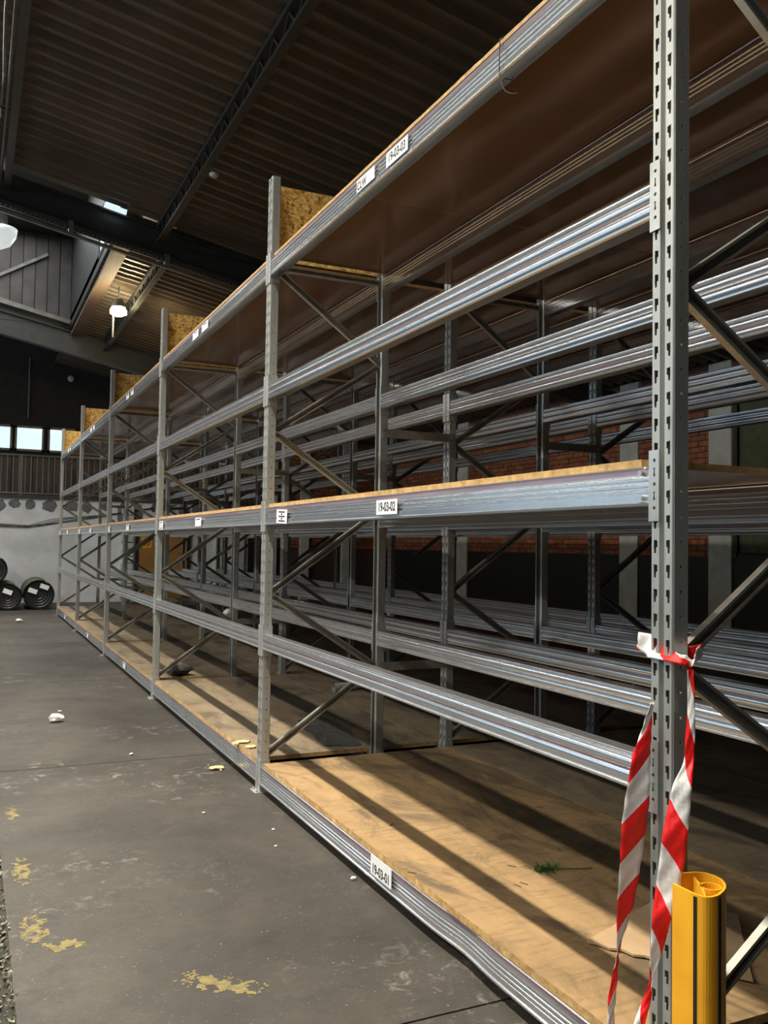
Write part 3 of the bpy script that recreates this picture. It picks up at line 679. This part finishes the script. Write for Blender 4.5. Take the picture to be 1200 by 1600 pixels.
# ------------------------------------------------------------------ barrier tape on the near post
def ribbon(L, Rr, mat, wrinkle=.004, sub=5):
    """L, Rr: matching lists of left/right edge points"""
    def cr(p, i, t):
        a, b, c, d = p[max(i-1, 0)], p[i], p[min(i+1, len(p)-1)], p[min(i+2, len(p)-1)]
        return .5*((2*b)+(c-a)*t+(2*a-5*b+4*c-d)*t*t+(3*b-a-3*c+d)*t**3)
    L = [Vector(p) for p in L]; Rr = [Vector(p) for p in Rr]; LL, RR = [], []
    for i in range(len(L)-1):
        for s in range(sub): LL.append(cr(L, i, s/sub)); RR.append(cr(Rr, i, s/sub))
    LL.append(L[-1]); RR.append(Rr[-1]); nu = 6; mb = MB(); uvs = []; d = 0; rows = []
    for i in range(len(LL)):
        if i: d += (((LL[i]+RR[i])-(LL[i-1]+RR[i-1]))/2).length
        nrm = (RR[i]-LL[i]).cross(Vector((0, 0, 1)));  nrm = nrm.normalized() if nrm.length > 1e-6 else Vector((-1, 0, 0))
        rows.append(d)
        for j in range(nu+1):
            u = j/nu; p = LL[i].lerp(RR[i], u)+nrm*(wrinkle*math.sin(u*6.3+i*.8)*math.sin(i*.47+u*2)); mb.v.append(tuple(p))
    fu = []
    for i in range(len(LL)-1):
        for j in range(nu):
            a = i*(nu+1)+j; mb.f.append((a, a+1, a+nu+2, a+nu+1)); mb.m.append(0)
            fu += [(j/nu, rows[i]), ((j+1)/nu, rows[i]), ((j+1)/nu, rows[i+1]), (j/nu, rows[i+1])]
    me = mb.mesh('tape', mat, True); uv = me.uv_layers.new(name='UVMap')
    for i, q in enumerate(fu): uv.data[i].uv = q
    return bake(me, [('SOLIDIFY', dict(thickness=.0006, offset=0))])
CX, CY, CZ = -1.3231, 0, 1.2139
def at(px, py, ax, val):
    u, v = (px-600)/1379.9, (800-py)/1379.9
    d = R @ Vector((u, v, -1)); t = (val-(CX, CY, CZ)['xyz'.index(ax)])/d['xyz'.index(ax)]
    return Vector((CX, CY, CZ))+d*t
tp = obj('barrier_tape', None, loc=(0, 1.44, 0), label='red and white striped barrier tape knotted round the nearest post, ends hanging', cat='barrier tape')
def place(me, name, lab=None):
    me.transform(Matrix.Translation((0, -1.44, 0))); return obj(name, me, tp, label=lab)
# right-hand end: (left edge px, right edge px, py)
TA = [(1074, 1084, 1046, .0, 1.385), (1074, 1085, 1075, .0, 1.385), (1074, 1086, 1110, .0, 1.385), (1071, 1086, 1150, .01, 1.385), (1068, 1084, 1190, .0, 1.385), (1052, 1081, 1225, -.015, 1.385), (1044, 1079, 1260, -.02, 1.39), (1036, 1075, 1300, -.025, 1.39), (1030, 1070, 1345, -.03, 1.395), (1024, 1060, 1390, -.03, 1.40), (1019, 1050, 1430, -.03, 1.40), (1017, 1040, 1470, -.035, 1.41), (1015, 1029, 1505, -.035, 1.42), (1014, 1020, 1535, -.035, 1.43), (1003, 1017, 1565, -.04, 1.44), (990, 1008, 1600, -.04, 1.44), (975, 1000, 1660, -.04, 1.45), (968, 995, 1730, -.04, 1.45)]
TL = [at(a, y, 'y', ry+.004*(b-a)/30) for a, b, y, lx, ry in TA]; TR = [at(b, y, 'y', ry-.03*(b-a)/40) for a, b, y, lx, ry in TA]
place(ribbon(TL, TR, M_tapeA, .0035), 'hanging_end', 'longer end hanging in front of the post')
TB = [(1016, 1022, 1098), (1008, 1018, 1125), (1000, 1017.5, 1150), (988, 1017, 1180), (982, 1016, 1215), (977, 1014, 1250), (972, 1010, 1290), (969, 1005, 1330), (967, 998, 1370), (965, 990, 1410), (964, 980, 1445), (963, 970, 1480), (962, 966, 1500), (956, 964, 1530), (950, 962, 1565), (949, 960, 1590), (947, 962, 1630), (945, 965, 1700)]
TL = [at(a, y, 'x', -.012-.045*(b-a)/36) for a, b, y in TB]; TR = [at(b, y, 'x', -.010) for a, b, y in TB]
place(ribbon(TL, TR, M_tapeB, .004), 'hanging_end', 'end hanging behind the post, twisted lower down')
WR = [((1016, 991), (1009, 1022)), ((1024, 998), (1010, 1026)), ((1034, 1005), (1024, 1029)), ((1044, 1012), (1038, 1032)), ((1054, 1018), (1050, 1035)), ((1064, 1023), (1063, 1038)), ((1074, 1024), (1073, 1041)), ((1082, 1031), (1077, 1048))]
yy = [1.50, 1.478, 1.455, 1.43, 1.408, 1.392, 1.386, 1.388]
TL = [at(a[0], a[1], 'y', y_) for (a, b), y_ in zip(WR, yy)]; TR = [at(b[0], b[1], 'y', y_-.004) for (a, b), y_ in zip(WR, yy)]
back = [((.03, 1.372, 1.015), (.028, 1.376, .985)), ((.07, 1.40, 1.02), (.07, 1.40, .99)), ((.075, 1.45, 1.01), (.075, 1.45, .98)), ((.05, 1.51, 1.02), (.05, 1.51, .985)), ((.0, 1.515, 1.035), (.0, 1.515, 1.0))]
TL = [Vector(back[3][0]), Vector(back[4][0])]+TL+[Vector(b[0]) for b in back[:4]]; TR = [Vector(back[3][1]), Vector(back[4][1])]+TR+[Vector(b[1]) for b in back[:4]]
place(ribbon(TL, TR, M_tapeA, .004), 'wrapped_loop')
# ------------------------------------------------------------------ yellow column guard
def strip_wall(pl, th, h, mb, closed=False):
    n = len(pl); out = []
    for i, p in enumerate(pl):
        a = Vector(pl[max(i-1, 0)] if not closed else pl[i-1]); b = Vector(pl[min(i+1, n-1)] if not closed else pl[(i+1) % n]); d = (b-a).normalized(); out.append(Vector((-d.y, d.x)))
    vs = []
    for i, p in enumerate(pl):
        for s in (-1, 1):
            q = Vector(p)+out[i]*th/2*s
            for z in (0, h): vs.append((q.x, q.y, z))
    m_ = n if closed else n-1; fs = []
    for i in range(m_):
        j = (i+1) % n; a, b = i*4, j*4
        fs += [(a, b, b+1, a+1), (a+2, a+3, b+3, b+2), (a+1, b+1, b+3, a+3), (a, a+2, b+2, b)]
    if not closed: fs += [(0, 1, 3, 2), ((n-1)*4, (n-1)*4+2, (n-1)*4+3, (n-1)*4+1)]
    mb.add(vs, fs); return mb
def smooth_pl(p, k=4):
    p = [Vector(q) for q in p]; r = []
    for i in range(len(p)-1):
        a, b, c, d = p[max(i-1, 0)], p[i], p[i+1], p[min(i+2, len(p)-1)]
        for s in range(k):
            t = s/k; r.append(.5*((2*b)+(c-a)*t+(2*a-5*b+4*c-d)*t*t+(3*b-a-3*c+d)*t**3))
    return r+[p[-1]]
gd = obj('column_guard', None, loc=(0, 1.33, 0), label='bright yellow plastic column guard standing before the nearest post', cat='column guard')
H = .56
pts = [(-.050, .022), (-.050, .008), (-.050, -.008), (-.049, -.034), (-.041, -.054), (-.020, -.057), (.004, -.048), (.030, -.032), (.050, -.008), (.057, .018), (.050, .042), (.034, .052), (.018, .055), (.004, .060)]
sh = bake(strip_wall(smooth_pl(pts), .005, H, MB()).mesh('shell', M_yellow), [])
obj('shell', sh, gd)
inner = strip_wall(smooth_pl([(.022, .040), (.012, .022), (.004, .005), (-.012, -.018), (-.034, -.046)]), .003, H-.004, MB())
strip_wall([(.016+.019*math.cos(i*math.pi/8), -.010+.019*math.sin(i*math.pi/8)) for i in range(16)], .003, H-.004, inner, True)
obj('inner_web', inner.mesh('inner_web', M_yellow), gd)
gm = MB()
for (x, y, wd) in ((-.0498, -.0370, .0065), (-.0135, -.0572, .0022), (-.008, -.0552, .0022)):
    gm.bar((x, y-.0035*0, .004), (x, y, H-.004), wd, .0065, (.25, -1, 0) if x < -.04 else (1, .2, 0))
obj('groove', gm.mesh('groove', M_black), gd, label='dark recessed vertical grooves', kind='stuff')
# ------------------------------------------------------------------ things lying about
def blob(name, me_mat, loc, r, label, cat, squash=.5, n=10, group=None, seed=0):
    random.seed(seed); bm = bmesh.new(); bmesh.ops.create_icosphere(bm, subdivisions=2, radius=1)
    for v in bm.verts: v.co *= random.uniform(.78, 1.15); v.co.x *= r[0]; v.co.y *= r[1]; v.co.z *= r[2]
    mz = min(v.co.z for v in bm.verts)
    for v in bm.verts: v.co.z -= mz
    me = bpy.data.meshes.new(name); bm.to_mesh(me); bm.free(); me.materials.append(me_mat)
    return obj(name, me, None, loc, label=label, cat=cat, group=group)
blob('stone', M_stone, (-.766, 6.344, 0), (.05, .04, .028), 'white fist-sized lump on the aisle floor', 'stone', seed=1)
blob('wood_chip', M_chip, (-.086, 4.724, 0), (.045, .028, .008), 'flat yellow wood chip on the floor beside the second post', 'wood chip', seed=2)
blob('stone', M_stone, (-.025, 2.99, 0), (.011, .009, .007), 'tiny pale pebble below the 19-03-01 label', 'stone', seed=3)
blob('stone', M_stone, (-.454, 5.211, 0), (.012, .009, .007), 'small white pebble mid-aisle in front of the second bay', 'stone', seed=4)
blob('stone', M_stone, (-.71, 6.7, 0), (.014, .009, .006), 'tiny pebble just beyond the white lump', 'stone', seed=5)
for i, (px, py, lb) in enumerate(((427, 1297, 'first tiny chip on the floor near the nearest front beam'), (431, 1323, 'second tiny chip on the floor near the nearest front beam'), (318, 1271, 'pale speck on the floor left of the second post base'), (30, 972, 'pale scrap of litter on the floor near the black rolls'), (345, 1204, 'small pale speck beside the yellow wood chip'))):
    p = at(px, py, 'z', 0); s = .007 if i != 3 else .05
    blob('litter', M_stone, p, (s, s*.8, s*.5), lb, 'litter', seed=20+i)
for i, (px, py, lb) in enumerate(((380, 1160, 'left'), (392, 1168, 'right'), (368, 1163, 'leftmost thin'))):
    p = at(px, py, 'z', .147); blob('wood_chip', M_chip, p, (.04-.01*i, .03, .006), '%s broken wood flake on the second-bay board edge beside the second post' % lb, 'wood chip', seed=30+i)
def sheetobj(name, pts, z, th, mat, label, cat, wave=.004, seed=0):
    random.seed(seed); cx = sum(p[0] for p in pts)/len(pts); cy = sum(p[1] for p in pts)/len(pts); poly = []
    for i in range(len(pts)):
        a, b = pts[i], pts[(i+1) % len(pts)]
        for s in range(6):
            t = s/6; j = random.uniform(-.006, .006) if s else 0
            poly.append((a[0]+(b[0]-a[0])*t+j-cx, a[1]+(b[1]-a[1])*t+j-cy))
    n = len(poly); vs = []
    for zz in (0, th):
        for p in poly: vs.append((p[0], p[1], zz+abs(random.gauss(0, wave))*0+wave*(1+math.sin(p[0]*30+p[1]*17))))
    vs += [(0, 0, 0), (0, 0, th)]
    fs = [(i, (i+1) % n, n+(i+1) % n, n+i) for i in range(n)]+[(n+i, n+(i+1) % n, 2*n+1) for i in range(n)]+[((i+1) % n, i, 2*n) for i in range(n)]
    me = MB().add(vs, fs).mesh(name, mat); return obj(name, me, None, (cx, cy, z), label=label, cat=cat)
sheetobj('cardboard_sheet', [(.222, 1.962), (.60, 2.115), (.74, 1.93), (.46, 1.62), (.32, 1.80)], .1465, .006, M_card, 'flat torn cardboard sheet on the nearest floor-level board', 'cardboard', .003, 5)
sheetobj('torn_sheet', [(.42, 4.41), (.60, 4.36), (.70, 4.75), (.69, 5.16), (.51, 5.117), (.45, 4.8)], .1465, .002, M_gray, 'dark torn sheet lying on the second-bay floor-level board', 'sheet', .003, 6)
blob('crumpled_cloth', M_gray, (.24, 7.19, .146), (.11, .09, .05), 'dark crumpled cloth beside the third post on the floor-level board', 'cloth', seed=7)
blob('crumpled_paper', M_stone, at(358, 965, 'x', .64), (.05, .045, .04), 'crumpled pale paper on the low back beam, behind the third post', 'paper', seed=8)
mb = MB(); mb.tube([(-.13, 0, .03), (.13, 0.02, .03)], .03, 12, cap=False); mb.tube([(-.13, .004, .03), (.13, 0.024, .03)], .022, 12, cap=False)
obj('paper_roll', mb.mesh('roll', M_pier), None, (1.24, 6.045, .146), (0, 0, .2), label='small pale rolled sheet lying on the second-bay boards', cat='roll')
# grass tuft
random.seed(11); mb = MB()
for i in range(70):
    a = random.uniform(0, 6.28); l = random.uniform(.02, .06); b = Vector((random.gauss(0, .018), random.gauss(0, .014), 0)); tip = b+Vector((math.cos(a)*l, math.sin(a)*l, random.uniform(.005, .028))); s = Vector((-math.sin(a), math.cos(a), 0))*.0025
    mb.add([b-s, b+s, tip], [(0, 1, 2)])
mb.tube([(.0, 0, .006), (.05, -.03, .006), (.11, -.05, .004), (.15, -.06, .004)], .0018, 5)
obj('grass_tuft', mb.mesh('grass', M_grass), None, (.44, 2.469, .147), label='small green tuft of grass on the nearest floor-level board', cat='grass', kind='stuff')
mb = MB()
for i in range(14):
    px, py = random.uniform(600, 1000), random.uniform(1230, 1540); p = at(px, py, 'z', .1475)
    if p.x < .02: continue
    a = random.uniform(0, 3); mb.bar(p, p+Vector((math.cos(a)*.03, math.sin(a)*.03, .001)), .0015, .0015)
obj('straw_litter', mb.mesh('straw', M_gray), None, label='fine dark straw bits scattered on the nearest floor-level board', cat='litter', kind='stuff')
# floor paint remnants
def paint(cx, cy, rx_, ry_, rot, n, label, seed):
    random.seed(seed); mb = MB()
    for i in range(n):
        u, v_ = random.gauss(0, .42), random.gauss(0, .42)
        if abs(u) > 1 or abs(v_) > 1: continue
        x = u*rx_*math.cos(rot)-v_*ry_*math.sin(rot); y = u*rx_*math.sin(rot)+v_*ry_*math.cos(rot)
        if math.sin(x*95+seed)*math.sin(y*70+seed*2)+random.random()*.7 < .25: continue
        r = abs(random.gauss(0, .0036))+.001; m_ = 5; a0 = random.random()*6
        mb.add([(x+math.cos(a0+t*6.28/m_)*r*random.uniform(.5, 1.4), y+math.sin(a0+t*6.28/m_)*r*random.uniform(.5, 1.4), .0006+.0003*random.random()) for t in range(m_)], [tuple(range(m_))])
    obj('paint_remnant', mb.mesh('paint', M_ypaint), None, (cx, cy, 0), label=label, cat='floor marking', kind='stuff')
paint(-1.115, 4.28, .035, .13, 0, 420, 'worn yellow floor paint patch at the left edge, farthest one', 41)
paint(-1.115, 3.54, .032, .15, 0, 900, 'worn yellow floor paint patch at the left edge, second and brightest', 42)
paint(-1.105, 3.0, .045, .13, 0, 700, 'worn yellow floor paint patch at the left edge, third one', 43)
paint(-1.03, 2.845, .06, .035, .2, 800, 'small bright yellow paint patch at lower left of the floor', 44)
paint(-.66, 2.43, .13, .045, -.75, 1300, 'long faded yellow paint streak at the bottom of the aisle floor', 45)
# ------------------------------------------------------------------ rolls by the far wall
def roll(x, y, z, r, L, label, tilt=0, labels=((0, 0),)):
    t = obj('sheet_roll', None, loc=(x, y, z), rot=(0, 0, tilt), label=label, cat='roll', group='black rolls by the far wall')
    obj('outer_sheet', MB().tube([(0, .0, 0), (0, L, 0)], r, 28, cap=False).tube([(0, .0, 0), (0, L, 0)], r-.015, 28, cap=False).mesh('outer', M_turf, True), t)
    mb = MB(); mb.tube([(0, .03, 0), (0, L-.03, 0)], r-.018, 28)
    for q in range(4):
        rr = (r-.03)*(.95-q*.2); n = 28
        for i in range(n):
            a, b = i*2*math.pi/n, (i+1)*2*math.pi/n
            mb.add([(rr*math.cos(a), .02, rr*math.sin(a)), (rr*math.cos(b), .02, rr*math.sin(b)), ((rr-.014)*math.cos(b), .03, (rr-.014)*math.sin(b)), ((rr-.014)*math.cos(a), .03, (rr-.014)*math.sin(a))], [(0, 1, 2, 3)])
    obj('wound_core', mb.mesh('core', M_rubber), t)
    for (lx, lz) in labels:
        obj('paper_label', MB().box((-.075, .0, -.04), (.075, .012, .04)).mesh('lab', M_paper), t, (lx, .0, lz), (0, .35, 0))
    return t
roll(-.20, 16.7, .262, .262, 1.5, 'black roll with two white labels, rightmost beside the far rack end', -.02, ((-.10, .07), (.09, .14)))
roll(-.71, 16.6, .235, .235, 1.5, 'black roll with one white label, between its two neighbours', .0, ((.0, .09),))
roll(-.98, 16.6, .70, .26, 1.5, 'green-rimmed black roll stacked on top at the left edge', .0, ((.05, .1),))
roll(-1.22, 16.5, .24, .24, 1.5, 'black roll lying lowest at the left edge', .0, ((.14, -.02),))
